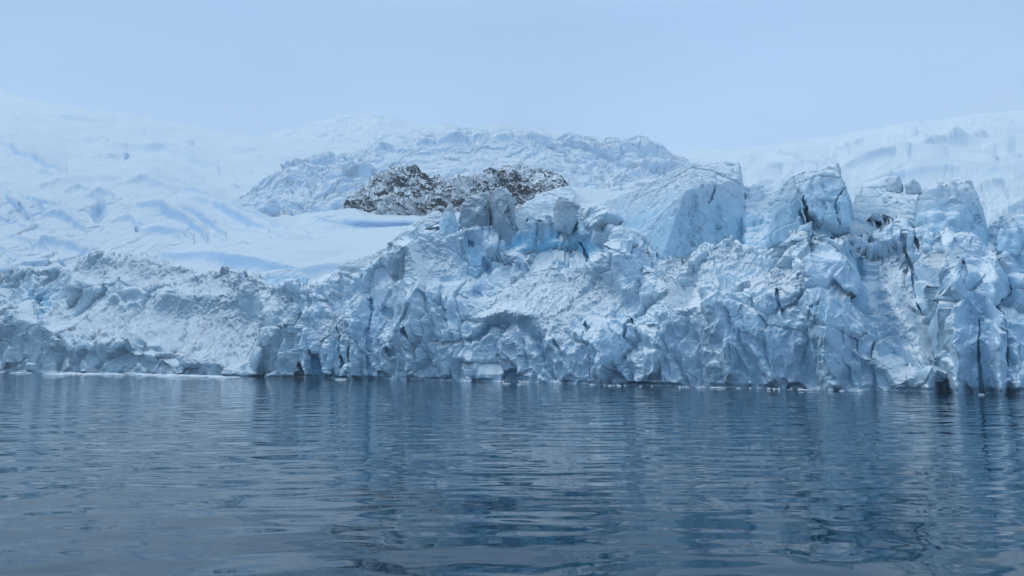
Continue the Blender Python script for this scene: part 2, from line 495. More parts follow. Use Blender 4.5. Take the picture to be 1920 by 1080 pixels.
def ice_front(name, px0, px1, nu, counts, top, settop, ledge, cuts, snow, deep, mat, k=1.0, rough=1.0, flutes=1.0, seed=3, cells=(1.0, 1.0, 1.9)):
    f_wl = lambda p: wl_row(p)
    sl = 3.5 if k == 1.0 else 2.5
    lg = lambda p: ip(p, ledge)
    jag = lambda p: 9.0 / k * (fbm(np.stack([np.ravel(p), 0 * np.ravel(p), 0 * np.ravel(p) + 7.3], -1), (26, 1, 1), seed + 40, 3, True).reshape(np.shape(p)) - .3)
    tp = lambda p: ip(p, top) - jag(p)
    st_ = lambda p: ip(p, settop)
    rows = [(lambda p: wl_row(p), lambda p: Dw(p)),
            (lambda p: wl_row(p) * .5 + lg(p) * .5, lambda p: Dw(p) + sl * .3),
            (lg, lambda p: Dw(p) + sl),
            (lambda p: lg(p) * .5 + ip(p, top) * .5, lambda p: Dw(p) + sl + (.58 if k == 1.0 else .68) * (st_(p) - sl)),
            (tp, lambda p: Dw(p) + st_(p)),
            (lambda p: ip(p, top) + 2, lambda p: Dw(p) + ip(p, settop) + 22 * k),
            (lambda p: ip(p, top) + 6, lambda p: Dw(p) + ip(p, settop) + 70 * k),
            (lambda p: ip(p, top) + 30, lambda p: Dw(p) + ip(p, settop) + 110 * k)]
    PX, PY, D, t = loft(px0, px1, nu, rows, counts)
    shp = PX.shape
    P = world_at(PX, PY, D)
    flat = P.reshape(-1, 3)
    # ragged brush strokes
    w1 = fbm(flat, 6 * k, seed + 1, 4).reshape(shp) * 9
    w2 = fbm(flat, 6 * k, seed + 2, 4).reshape(shp) * 9
    cuts = [(c[0], c[1], c[2] * (0.6 if len(c) > 3 else 1.5)) + tuple(c[3:]) for c in cuts]
    cut = stroke_field(PX, PY, cuts, (w1 * 0.6, w2 * 0.8))
    fl = smooth(2.6, 1.2, t)[:, None] * flutes
    sn = np.zeros(shp, np.float32); dp = np.zeros(shp, np.float32)
    for poly, soft in snow: sn = np.maximum(sn, poly_mask(PX + w1 * 1.6, PY + w2 * 1.6, poly, soft))
    for poly, soft in deep: dp = np.maximum(dp, poly_mask(PX + w1 * 2, PY + w2 * 2, poly, soft))
    face = np.clip(smooth(-0.02, .12, t), 0, 1)[:, None] * np.ones(shp, np.float32)
    back = smooth(4.2, 5.5, t)[:, None]
    # warped sample points so that breaks run in curved, slanted lines
    wv = np.stack([fbm(flat, 14 * k, seed + 11, 3), fbm(flat, 14 * k, seed + 12, 3), fbm(flat, 14 * k, seed + 13, 3)], -1)
    wf = np.stack([fbm(flat, 2.2 * k, seed + 14, 3), fbm(flat, 2.2 * k, seed + 15, 3), fbm(flat, 2.2 * k, seed + 16, 3)], -1)
    Q = flat + wv * 2.2 * k + wf * 0.35 * k
    Q[:, 0] += Q[:, 2] * 0.22 + fbm(flat, 45 * k, seed + 17, 2) * Q[:, 2] * .12                     # columns lean like the fractures in the ice
    c = np.array(cells)
    big, e1 = facet(Q, 13 * k * c, seed + 21, 1.5)
    mid, e2 = facet(Q, 7.0 * k * c, seed + 22, 1.5)
    sml, e3 = facet(Q, (2.2 * k, 2.2 * k, 3.4 * k), seed + 23, 1.5)
    tiny, e4 = facet(flat + wf * 0.6 * k, 0.85 * k, seed + 24, 1.8)
    lum = fbm(flat, 20 * k, seed + 31, 3)
    rid = fbm(flat, 5.5 * k, seed + 32, 5, True)
    fine = fbm(flat, 1.4 * k, seed + 33, 5)
    flute = fbm(Q, (4.0 * k, 4.0 * k, 30 * k), seed + 34, 2, True)
    flute2 = fbm(Q, (1.7 * k, 1.7 * k, 13 * k), seed + 36, 2, True)
    e1, e2, e3 = e1.reshape(shp), e2.reshape(shp), e3.reshape(shp)
    R = lambda a: a.reshape(shp)
    s1 = 1 - 0.65 * sn
    vary = 0.15 + 1.8 * smooth(-.05, .32, R(fbm(flat, 16 * k, seed + 35, 3)))
    vary = vary * (1 - 0.5 * fl)
    d = (R(lum) * 3.0 + R(big) * 1.7 * s1 + R(mid) * 1.0 * s1 * (0.35 + 0.65 * vary) + R(sml) * 0.30 * (0.45 * vary + 0.8 * sn) + R(tiny) * (0.05 * vary + 0.16 * sn)
         + (R(rid) - .3) * 1.2 * (0.05 * vary + 0.4 * sn) + (R(flute) - .3) * 2.1 * fl * (1 - sn) + (R(flute2) - .3) * 0.55 * (0.4 + 0.6 * fl) * (1 - sn) + R(fine) * 0.22 * (0.5 * vary + sn)) * k * rough
    # cracks along block borders
    d -= (np.exp(-(e1 / 0.05) ** 2) * 0.9 + np.exp(-(e2 / 0.06) ** 2) * 0.3 * (R(lum) > 0.0)) * k * s1 * rough
    n = grid_normals(P)
    n *= np.where((n[..., 1:2] > 0) & (t[:, None, None] < 4.5), -1, 1)
    n[..., 2] = np.abs(n[..., 2]) * 1.0
    amp = np.ones(shp) * (0.55 + 0.45 * np.minimum(face, 1)) * (1 - 0.5 * back)
    P = P + n * (d * amp)[..., None]
    # cuts run straight into the ice, along level ground
    h = np.stack([PX / F - 960 / F, np.ones(shp)], -1); h /= np.linalg.norm(h, axis=-1, keepdims=True)
    P[..., 0] += h[..., 0] * cut; P[..., 1] += h[..., 1] * cut
    notch = 1.1 * smooth(1.0, 0.3, P[..., 2]) * smooth(-.05, .35, R(fbm(flat, 9 * k, seed + 37, 3)))
    P[..., 0] += h[..., 0] * notch; P[..., 1] += h[..., 1] * notch
    # skirt below the water
    sk = P[0:1].copy(); sk[..., 2] = -3.0
    P[0, :, 2] = np.minimum(P[0, :, 2], 0.05)
    P = np.concatenate([sk, P]); sn = np.concatenate([sn[:1], sn]); dp = np.concatenate([dp[:1], dp])
    dpx = np.clip(dp * 0.22 + np.maximum(np.concatenate([cut[:1], cut]) - 1.5, 0) / 8, -0.3, 1.2)  # deep cuts coloured bluer, standing in for light glowing through the ice
    return link_mesh(name, P.reshape(-1, 3), grid_faces(*P.shape[:2]), mat, attrs={"snow": sn, "deep": dpx})

main_cols = np.concatenate([np.linspace(528, 1990, 1640), np.linspace(1992, 2900, 320)])
o = ice_front("ice_cliff", 528, 2900, main_cols, (120, 130, 130, 130, 50, 40, 12), TOP_MAIN, SET_TOP, LEDGE, CUTS_MAIN, SNOW_MAIN, DEEP_MAIN, M_FACE)
tag(o, "tall pale blue broken ice cliff rising from water, arched hollow low in its middle", "ice cliff")

TOP_LOW = [(-200, 520), (0, 518), (40, 508), (90, 512), (130, 505), (170, 490), (240, 486), (290, 492), (330, 498), (380, 515), (430, 505), (470, 520), (520, 540), (560, 545), (600, 560)]
SET_LOW = [(-200, 80), (0, 78), (200, 72), (400, 50), (520, 24), (600, 20)]
LEDGE_LOW = [(-260, 590), (0, 600), (40, 596), (70, 602), (100, 622), (140, 645), (180, 638), (215, 646), (235, 628), (260, 652), (300, 664), (330, 688), (345, 672), (400, 670), (430, 690), (460, 700),
             (490, 640), (520, 600), (600, 570)]
CUTS_LOW = [([(72, 565), (74, 595)], 8, 12, 's'), ([(70, 560), (85, 575)], 16, 6),
            ([(40, 560), (120, 545)], 40, 1.5),
            ([(150, 545), (300, 560), (430, 560)], 30, -4), ([(500, 560), (490, 640), (470, 700)], 22, -4)]
SNOW_LOW = [([(70, 595), (140, 620), (210, 645), (240, 625), (320, 650), (350, 680), (430, 690), (500, 620), (420, 560), (300, 560), (160, 590)], 16),
            ([(100, 500), (300, 485), (520, 530), (540, 560), (300, 540), (120, 520)], 12)]
o = ice_front("ice_cliff", -260, 562, 900, (70, 70, 70, 70, 26, 16, 8), TOP_LOW, SET_LOW, LEDGE_LOW, CUTS_LOW, SNOW_LOW, [([(30, 530), (110, 530), (110, 590), (30, 590)], 14)],
              M_LOW, k=1.5, rough=0.8, flutes=0.15, seed=63, cells=(1.0, 1.0, 0.8))
tag(o, "low crumpled grey and white ice cliff with a small blue hollow near its left end", "ice cliff")

# ------------------------------------------------------------------ snow slopes and icefall behind
def slope(name, px0, px1, nu, rows, counts, scarps, mat, k=1.0, amp=1.0, seed=5, stretch=(1.0, 2.2, 1.0), rough_mask=None, strokes=()):
    PX, PY, D, t = loft(px0, px1, nu, rows, counts)
    shp = PX.shape
    P = world_at(PX, PY, D)
    flat = P.reshape(-1, 3)
    R = lambda a: a.reshape(shp)
    wx = R(fbm(flat, 60 * k, seed + 1, 2)) * 16; wy = R(fbm(flat, 60 * k, seed + 2, 2)) * 9
    up = np.zeros(shp, np.float32); steep = np.zeros(shp, np.float32)
    # scarps: the snow above the line stands H metres proud and drops sharply at it
    cols = PX[0]
    PX_, PY_, wx_, wy_, up_ = PX, PY, wx, wy, up
    for pts, H, L in scarps:
        p = np.array(pts, float)
        a = int(np.searchsorted(cols, p[0, 0] - 12)); b = int(np.searchsorted(cols, p[-1, 0] + 12))
        if b - a < 2: continue
        PX, PY, wx, wy, up = PX_[:, a:b], PY_[:, a:b], wx_[:, a:b], wy_[:, a:b], up_[:, a:b]
        X = PX + wx * 0.25; Y = PY + wy * 0.3
        m = (X > p[0, 0]) & (X < p[-1, 0])
        yl = np.interp(X, p[:, 0], p[:, 1])
        tt = (X - p[0, 0]) / (p[-1, 0] - p[0, 0])
        env = np.where(m, np.clip(np.sin(np.pi * np.clip(tt, 0, 1)), 0, 1) ** 0.5, 0)
        dd = yl - Y
        up += H * env * np.where(dd > 0, np.exp(-dd / L), np.exp(np.minimum(dd, 0) / 1.8))
    PX, PY, wx, wy, up = PX_, PY_, wx_, wy_, up_
    rm = np.ones(shp, np.float32) if rough_mask is None else rough_mask(PX + wx, PY + wy)
    n = grid_normals(P); n *= np.where(n[..., 2:3] < 0, -1, 1)
    P[..., 2] += up
    flat = P.reshape(-1, 3)
    wv = np.stack([fbm(flat, 50 * k, seed + 11, 3), fbm(flat, 50 * k, seed + 12, 3), fbm(flat, 50 * k, seed + 13, 3)], -1)
    Q = flat + wv * 26 * k
    st = np.array(stretch)
    big, e1 = facet(Q, 60 * k * st, seed + 21, 1.2)
    mid, e2 = facet(Q, 22 * k * st, seed + 22, 1.6)
    sml, e3 = facet(Q + wv * 6, 8 * k * st, seed + 23, 1.7)
    e1, e2, e3 = R(e1), R(e2), R(e3)
    lum = R(fbm(flat, 160 * k, seed + 31, 4)); fine = R(fbm(flat, 12 * k, seed + 33, 5))
    d = lum * 9 * k + (R(big) * 5.0 + R(mid) * 3.2 + R(sml) * 1.3) * k * rm * amp + fine * 0.8 * k * (0.3 + rm)
    d -= (np.exp(-(e1 / 0.04) ** 2) * 3 + np.exp(-(e2 / 0.05) ** 2) * 1.4) * k * rm * amp
    P += n * d[..., None]
    if strokes:
        c = stroke_field(PX, PY, strokes, (wx * .3, wy * .3))
        P[..., 2] -= c
    z = np.zeros(shp)
    return link_mesh(name, P.reshape(-1, 3), grid_faces(*shp), mat, attrs={"snow": z, "deep": z + 0.2 * rm})

def scatter_scarps(seed, n, x0, x1, top, bot, tilt, near, far):
    r = random.Random(seed); out = []
    for _ in range(n):
        x = r.uniform(x0, x1); f = r.random()
        y = float(ip(x, top)) * (1 - f) + float(ip(x, bot)) * f
        ln = r.uniform(25, 95) * (0.7 + .8 * f)
        sl = tilt(x, y) + r.uniform(-.12, .12)
        H = (near * f + far * (1 - f)) * r.uniform(.35, .8)
        c = r.uniform(-.15, .1) * ln
        out.append(([(x, y), (x + ln * .5, y + sl * ln * .5 + c), (x + ln, y + sl * ln)], H, r.uniform(5, 12)))
    return out
def L2(pts):
    w = 45.0 if pts[0][1] > 545 else 8.0
    return lambda p: sum(ip(p + o * w, pts) for o in (-1, -.75, -.5, -.25, 0, .25, .5, .75, 1)) / 9.0
# left: shelf, crevassed fan and mountain side
left_rows = [
    (L2([(-300, 540), (0, 528), (300, 520), (640, 520), (800, 500), (900, 480)]), L2([(-300, 560), (0, 505), (300, 420), (560, 310), (900, 260)])),
    (L2([(-300, 500), (0, 500), (200, 486), (640, 484), (760, 462), (900, 452)]), L2([(-300, 640), (0, 590), (300, 500), (560, 400), (900, 330)])),
    (L2([(-300, 400), (0, 420), (250, 410), (560, 440), (700, 440), (900, 430)]), L2([(-300, 780), (0, 740), (300, 660), (560, 600), (900, 560)])),
    (L2([(-300, 320), (0, 330), (250, 340), (500, 380), (700, 400), (900, 400)]), L2([(-300, 950), (0, 900), (480, 850), (640, 650), (900, 610)])),
    (L2([(-300, 200), (0, 240), (250, 280), (500, 310), (700, 330), (900, 350)]), L2([(-300, 1900), (0, 1700), (560, 1500), (900, 1200)])),
    (L2([(-300, 90), (-100, 140), (0, 168), (45, 186), (90, 197), (180, 214), (240, 214), (300, 228), (350, 238), (440, 252), (520, 258), (600, 262), (700, 280), (900, 320)]), L2([(-300, 4200), (0, 3900), (120, 2300), (560, 2050), (900, 2100)])),
    (L2([(-300, 110), (0, 190), (240, 235), (440, 270), (900, 350)]), L2([(-300, 4700), (900, 3300)])),
]
left_scarps = [
    ([(250, 512), (340, 506), (400, 505), (480, 510), (560, 514), (640, 508), (720, 498), (790, 480)], 8.5, 70),
    ([(0, 268), (30, 290), (70, 312), (125, 336)], 16, 40), ([(0, 300), (60, 320), (110, 338)], 8, 20),
    ([(72, 221), (110, 222), (160, 230), (215, 233)], 14, 20), ([(0, 222), (40, 224), (90, 238)], 18, 20),
    ([(85, 240), (150, 262), (200, 274)], 10, 20), ([(170, 278), (240, 282), (300, 290), (350, 305), (410, 333)], 22, 22),
    ([(150, 300), (200, 304), (240, 300)], 14, 20), ([(230, 310), (300, 320), (350, 330), (390, 356)], 12, 14),
    ([(70, 350), (110, 340), (190, 338), (250, 346), (330, 358), (420, 385)], 9, 16),
    ([(180, 350), (260, 348), (330, 365), (400, 390), (470, 420), (580, 458)], 8, 12),
    ([(330, 380), (400, 395), (450, 425), (505, 456)], 11, 18),
    ([(255, 390), (300, 402), (345, 430), (390, 466)], 12, 16),
    ([(320, 400), (360, 410), (400, 440), (425, 465)], 8, 14),
    ([(75, 405), (110, 412), (145, 428), (160, 440)], 10, 16), ([(10, 370), (40, 400), (60, 420)], 8, 14),
    ([(250, 436), (300, 444), (345, 458), (365, 465)], 8, 14), ([(60, 470), (120, 462), (180, 476)], 9, 14),
    ([(340, 275), (362, 275)], 12, 8), ([(420, 358), (450, 354), (495, 360)], 10, 12), ([(420, 282), (480, 284), (560, 300)], 8, 12),
    ([(500, 300), (560, 300), (600, 315)], 8, 12), ([(160, 376), (190, 372), (215, 376)], 8, 10), ([(120, 360), (150, 352), (170, 358)], 8, 10),
]
left_scarps += scatter_scarps(1, 48, -100, 620, [(-100, 200), (0, 230), (240, 240), (440, 275), (620, 300)], [(-100, 495), (620, 450)], lambda x, y: .3 if y > 330 else .15, 4.5, 9)
left_strokes = [([(190, 385), (186, 410)], 12, 12), ([(252, 424), (256, 436)], 3, 9, 's'), ([(112, 484), (119, 490)], 4, 6, 's'), ([(240, 292), (236, 306)], 3, 12), ([(32, 384), (48, 410)], 3, 7, 's')]
def left_rough(x, y):
    return (0.07 + 0.26 * smooth(520, 0, x) * smooth(330, 380, y) ).astype(np.float32)
o = slope("snow_slope", -300, 900, 1000, left_rows, (90, 110, 90, 90, 80, 10), left_scarps, M_SNOW, seed=105, rough_mask=left_rough, strokes=left_strokes)
tag(o, kind='structure')

# middle: dome of broken ice
mid_rows = [
    (L2([(440, 420), (560, 420), (700, 450), (1500, 470)]), L2([(440, 660), (1500, 560)])),
    (L2([(440, 408), (520, 395), (640, 400), (760, 420), (1100, 420), (1300, 400), (1500, 390)]), L2([(440, 700), (1500, 640)])),
    (L2([(440, 390), (520, 360), (640, 350), (760, 350), (1000, 340), (1120, 350), (1300, 360), (1500, 360)]), L2([(440, 740), (1500, 760)])),
    (L2([(440, 385), (510, 350), (560, 325), (640, 310), (760, 290), (1000, 290), (1120, 300), (1240, 320), (1500, 350)]), L2([(440, 780), (1500, 850)])),
    (L2([(440, 384), (500, 352), (545, 325), (600, 302), (612, 296), (650, 293), (690, 276), (780, 258), (850, 252), (940, 247), (1000, 252), (1050, 264), (1130, 268), (1200, 272), (1245, 288), (1300, 315), (1500, 345)]), L2([(440, 820), (1500, 950)])),
    (L2([(440, 400), (1500, 390)]), L2([(440, 1000), (1500, 1150)])),
]
mid_scarps = [([(692, 292), (700, 288), (735, 284), (742, 286)], 10, 14), ([(742, 288), (760, 290), (778, 288)], 5, 10), ([(780, 276), (790, 276), (815, 274)], 9, 14), ([(816, 276), (850, 272), (884, 270)], 12, 16),
              ([(886, 262), (900, 264), (918, 264)], 7, 14), ([(920, 270), (940, 268), (960, 266)], 10, 14), ([(964, 268), (990, 272), (1035, 280)], 11, 16),
              ([(1130, 285), (1150, 280), (1200, 282), (1255, 300)], 11, 20), ([(1045, 270), (1090, 268), (1120, 274)], 7, 12),
              ([(600, 312), (625, 304), (650, 304)], 7, 12), ([(650, 340), (672, 330), (700, 330)], 12, 14), ([(520, 362), (560, 345), (600, 340)], 8, 10),
              ([(1150, 340), (1200, 330), (1240, 338)], 7, 12), ([(1090, 320), (1130, 306), (1160, 318)], 7, 12)]
mid_scarps += scatter_scarps(2, 50, 520, 1260, [(520, 350), (600, 305), (700, 292), (1000, 275), (1260, 310)], [(520, 400), (1260, 400)], lambda x, y: (x - 880) / 900, 4.5, 5.5)
def mid_rough(x, y):
    return (1.1 - 0.6 * smooth(430, 380, y) * smooth(620, 760, x) * smooth(1100, 1000, x)).astype(np.float32)
o = slope("icefall_slope", 440, 1500, 1000, mid_rows, (20, 60, 80, 80, 12), mid_scarps, M_FALL, seed=205, amp=0.85, rough_mask=mid_rough, stretch=(1, 1.3, 1))
tag(o, kind='structure')

# right: snowfields
right_rows = [
    (L2([(1050, 480), (1500, 450), (1920, 500), (2300, 520), (3100, 540)]), L2([(1050, 330), (2300, 220)])),
    (L2([(1050, 440), (1400, 400), (1600, 405), (1920, 410), (2300, 430)]), L2([(1050, 420), (2300, 330)])),
    (L2([(1050, 380), (1400, 350), (1600, 350), (1920, 345), (2300, 350)]), L2([(1050, 620), (2300, 560)])),
    (L2([(1050, 330), (1400, 310), (1600, 295), (1920, 270), (2300, 240)]), L2([(1050, 1000), (2300, 900)])),
    (L2([(1050, 296), (1250, 285), (1340, 283), (1450, 274), (1560, 256), (1640, 244), (1720, 232), (1800, 222), (1920, 205), (2300, 150)]), L2([(1050, 2500), (1500, 2600), (1900, 3500), (2300, 3900)])),
    (L2([(1050, 320), (1340, 300), (1920, 235), (2300, 200)]), L2([(1050, 3100), (2300, 4600)])),
]
right_cols = np.concatenate([np.linspace(1050, 2050, 850), np.linspace(2054, 3100, 200)])
right_scarps = [
    ([(1670, 232), (1700, 228), (1730, 234)], 22, 12), ([(1660, 246), (1690, 250), (1720, 256)], 20, 10), ([(1700, 268), (1720, 266)], 10, 8),
    ([(1700, 290), (1780, 276), (1850, 262), (1930, 258)], 22, 22), ([(1560, 290), (1620, 268), (1700, 270), (1740, 280)], 14, 16),
    ([(1570, 325), (1680, 305), (1800, 302), (1870, 310)], 16, 16), ([(1380, 303), (1440, 298), (1500, 306)], 10, 12), ([(1470, 270), (1500, 268)], 8, 8),
    ([(1600, 345), (1700, 335), (1800, 336), (1900, 345), (2000, 345)], 9, 16), ([(1820, 380), (1880, 372), (1960, 378)], 7, 10), ([(1400, 350), (1450, 345), (1480, 348)], 8, 12),
    ([(1840, 290), (1900, 285), (2000, 285)], 16, 14), ([(1780, 240), (1850, 234), (1900, 236)], 18, 10), ([(1850, 415), (1920, 405), (2000, 404)], 6, 12),
    ([(1400, 330), (1470, 320), (1560, 330)], 8, 10),
]
right_scarps += scatter_scarps(3, 60, 1250, 2000, [(1250, 306), (1340, 304), (1560, 278), (2000, 235)], [(1250, 400), (2000, 430)], lambda x, y: -.06, 3.5, 5.5)
def right_rough(x, y):
    return 0.06 + 0.2 * smooth(325, 390, y).astype(np.float32)
o = slope("snow_slope", 1050, 3100, right_cols, right_rows, (30, 60, 80, 80, 10), right_scarps, M_SNOW, seed=305, rough_mask=right_rough)
tag(o, kind='structure')

# far peak lost in cloud
far_rows = [
    (L2([(300, 330), (1300, 330)]), L2([(300, 2600), (1300, 2600)])),
    (L2([(300, 320), (500, 280), (700, 260), (900, 270), (1300, 320)]), L2([(300, 3000), (1300, 3000)])),
    (L2([(300, 300), (480, 265), (530, 245), (570, 233), (640, 220), (700, 218), (760, 232), (850, 238), (960, 235), (1040, 245), (1120, 262), (1300, 300)]), L2([(300, 3500), (1300, 3500)])),
    (L2([(300, 330), (1300, 330)]), L2([(300, 4000), (1300, 4000)])),
]
o = slope("hills", 300, 1300, 500, far_rows, (50, 60, 8), [], M_SNOW, k=2.5, amp=0.8, seed=405, rough_mask=lambda x, y: np.full(x.shape, 0.7, np.float32))
tag(o, kind='structure')

# ------------------------------------------------------------------ rock outcrop
def rock_outcrop():
    top = [(628, 385), (640, 375), (665, 362), (690, 335), (715, 318), (745, 308), (780, 312), (810, 326), (850, 330), (880, 325), (905, 320), (940, 312), (975, 306), (1000, 312), (1030, 312), (1055, 325), (1072, 345), (1085, 352)]
    top = [(x, min(y + 9 + 3 * math.sin(x * .11), float(ip(x, [(628, 383), (700, 398), (1000, 400), (1085, 368)]))) ) for x, y in top]
    bot = [(628, 386), (650, 395), (700, 405), (760, 406), (820, 405), (900, 415), (1000, 410), (1085, 375)]
    def mid(f): return lambda p: ip(p, top) * (1 - f) + ip(p, bot) * f
    rows = [(lambda p: ip(p, bot) + 4, lambda p: 662 + 0 * p), (mid(1), lambda p: 634 + 0 * p), (mid(.66), lambda p: 643 + 0 * p), (mid(.33), lambda p: 656 + 0 * p),
            (mid(0), lambda p: 676 + 0 * p), (lambda p: ip(p, top) + 3, lambda p: 712 + 0 * p), (lambda p: ip(p, top) + 14, lambda p: 730 + 0 * p)]
    PX, PY, D, t = loft(628, 1085, 700, rows, (8, 60, 60, 60, 20, 6))
    shp = PX.shape
    P = world_at(PX, PY, D); flat = P.reshape(-1, 3)
    R = lambda a: a.reshape(shp)
    wv = np.stack([fbm(flat, 12, 511 + i, 3) for i in range(3)], -1) * 7
    q = flat + wv
    q[:, 2] += q[:, 0] * 0.35
    a, e = facet(q, (14, 14, 6), 521, 1.8); b, e2 = facet(q, (5, 5, 2.4), 522, 1.8)
    d = R(fbm(flat, 40, 531, 3)) * 8 + R(a) * 3.2 + R(b) * 1.5 + (R(fbm(flat, 9, 532, 5, True)) - .3) * 3 + R(fbm(flat, 2.5, 533, 4)) * 0.5
    edge = np.clip(np.minimum(PX - 628, 1085 - PX) / 30, 0, 1)
    P[..., 1] -= d * (0.4 + .6 * edge) * 1.2
    fade = np.clip(0.8 * smooth(3.3, 4.0, t)[:, None] * smooth(-.25, .25, R(fbm(flat, 26, 555, 3))) + smooth(1.7, 0.9, t)[:, None] + smooth(0.6, 0, edge) * 0.6 + sum(1.0 * np.exp(-((PX + (PY - cy) * 0.8 - cx) / sx) ** 2 - ((PY - cy) / sy) ** 2) for cx, cy, sx, sy in ((868, 340, 28, 16), (990, 325, 8, 18), (820, 374, 45, 9), (735, 374, 45, 6), (930, 376, 60, 10), (700, 350, 22, 7), (765, 350, 14, 9), (1040, 352, 30, 7), (745, 330, 9, 5), (905, 335, 10, 6))) + 0.5 * smooth(.1, .5, R(fbm(flat, 18, 551, 3))), 0, 1)
    P[..., 2] += R(fbm(flat, 12, 541, 5)) * 5.0 * edge
    P[..., 1] += (1 - edge) ** 2 * 25
    o = link_mesh("rock_outcrop", P.reshape(-1, 3), grid_faces(*shp), M_ROCK, attrs={'snow': fade * 0.75})
    tag(o, "dark craggy rock outcrop dusted with snow below the broken ice dome", "rock")
rock_outcrop()

# ------------------------------------------------------------------ seracs
def hull_pts(pts):
    """pts: (px, py, D)"""
    return [tuple(world_at(float(x), float(y), float(d))) for x, y, d in pts]
def project(V):
    y = V[:, 1] * CT + (V[:, 2] - CH) * ST
    z = -V[:, 1] * ST + (V[:, 2] - CH) * CT
    return 960 + F * V[:, 0] / y, 540 - F * z / y
def block_mesh(hulls, cracks, L=0.5, amp=1.0, seed=1, layers=0.0, size=5.0):
    bm = bmesh.new()
    for h in hulls:
        b = bmesh.new()
        for v in hull_pts(h): b.verts.new(v)
        r = bmesh.ops.convex_hull(b, input=b.verts)
        bmesh.ops.delete(b, geom=list({g for g in r['geom_interior'] + r['geom_unused'] if isinstance(g, bmesh.types.BMVert)}), context='VERTS')
        for _ in range(9):
            es = [e for e in b.edges if e.calc_length() > L * 1.4]
            if not es: break
            bmesh.ops.subdivide_edges(b, edges=es, cuts=1)
            bmesh.ops.triangulate(b, faces=b.faces)
        me = bpy.data.meshes.new("tmp"); b.to_mesh(me); b.free()
        bm.from_mesh(me); bpy.data.meshes.remove(me)
    for _ in range(0):
        bmesh.ops.smooth_vert(bm, verts=bm.verts, factor=0.5, use_axis_x=True, use_axis_y=True, use_axis_z=True)
    bm.verts.ensure_lookup_table(); bm.verts.index_update(); bm.normal_update()
    V = np.array([v.co[:] for v in bm.verts]); Nn = np.array([v.normal[:] for v in bm.verts])
    Fc = np.array([[v.index for v in f.verts] for f in bm.faces])
    bm.free()
    s = size
    wv = np.stack([fbm(V, s * 1.2, seed + i, 3) for i in range(3)], -1) * s * 0.35
    Q = V + wv
    a, e = facet(Q, (s, s, s * 1.7), seed + 5, 1.4); b, e2 = facet(Q, (s * .4, s * .4, s * .6), seed + 6, 1.6)
    d = fbm(V, s * 1.8, seed + 7, 3) * 0.16 * s + a * 0.10 * s + b * 0.045 * s + fbm(V, s * .3, seed + 8, 4) * 0.03 * s + (fbm(V, (s * .5, s * .5, s * 2.5), seed + 9, 4, True) - .3) * 0.07 * s
    d -= np.exp(-(e / 0.05) ** 2) * 0.06 * s
    steep = 1 - np.abs(Nn[:, 2])
    if layers:
        zz = V[:, 2] + fbm(V, s * 2, seed + 10, 2) * 0.6 + V[:, 0] * 0.02
        z0 = V[:, 2].max()
        band = np.exp(-np.maximum(z0 - zz, 0) / 4.0)
        d += layers * band * steep * np.sin(zz * 5.5 + fbm(V, 8, seed + 12, 2) * 2)
    fr = Nn[:, 1] < 0.2
    d += (fbm(V, (s * .45, s * .45, s * 3.5), seed + 13, 4, True) - .3) * 0.09 * s * steep
    V2 = V + Nn * (d * amp)[:, None]
    if cracks:
        px, py = project(V2)
        w = fbm(V, 2.5, seed + 14, 3) * 5
        c = stroke_field(px, py, cracks, (w, 0 * w)) * fr
        V2[:, 0] += c * (px - 960) / F; V2[:, 1] += c
    return V2, Fc
M_CAP = ice_material("firn_snow", (0.37, 0.44, 0.50), (0.36, 0.50, 0.60), (0.80, 0.83, 0.86), 2.0, 0.14, (0.50, 0.90), dirt=0.10)
def serac(label, hulls, L=0.5, amp=1.0, seed=1, layers=0.0, size=5.0, mat=None, deep=0.2, group="seracs standing on the ice cliff", cracks=(), push=1.5):
    if push is not None:
        px_m = np.mean([q[0] for h in hulls for q in h]); dmin = min(q[2] for h in hulls for q in h)
        dd = float(Dw(px_m) + ip(px_m, SET_TOP)) + push - dmin
        hulls = [[(x, y, q + dd) for x, y, q in h] for h in hulls]
    V, Fc = block_mesh(hulls, cracks, L, amp, seed, layers, size)
    z0, z1 = V[:, 2].min(), V[:, 2].max()
    dp = deep - .25 + 0.85 * smooth(z1 - (z1 - z0) * .15, z1 - (z1 - z0) * .75, V[:, 2])
    o = link_mesh("serac", V, Fc, mat or M_SERAC, attrs={"snow": np.zeros(len(V)), "deep": dp})
    return tag(o, label, "serac", group)

# big table-topped tower
serac("huge flat-topped serac with grey layered rim and a long snow ramp on its left",
      [[(1300, 307, 178), (1384, 307, 180), (1415, 480, 170), (1240, 490, 166), (1285, 360, 168), (1386, 335, 172), (1262, 322, 192), (1375, 304, 205), (1420, 490, 215), (1190, 500, 215), (1180, 470, 178)],
       [(1285, 312, 184), (1262, 324, 190), (1180, 366, 200), (1120, 388, 212), (1110, 480, 205), (1250, 490, 176), (1290, 490, 176), (1180, 480, 184), (1100, 470, 235), (1280, 330, 220)]],
      L=0.27, seed=11, layers=0.35, size=6.0, amp=0.62, cracks=[([(1303, 315), (1340, 322), (1388, 346)], 1.4, .5, 's'), ([(1264, 332), (1290, 318), (1303, 314)], 1.3, .4, 's'), ([(1180, 380), (1240, 352), (1290, 326)], 1.3, .35, 's'), ([(1300, 370), (1298, 460)], 9, 1.0), ([(1341, 350), (1336, 365), (1330, 380)], 2.5, 2, 's'), ([(1345, 390), (1350, 440), (1352, 470)], 9, 1.0)])
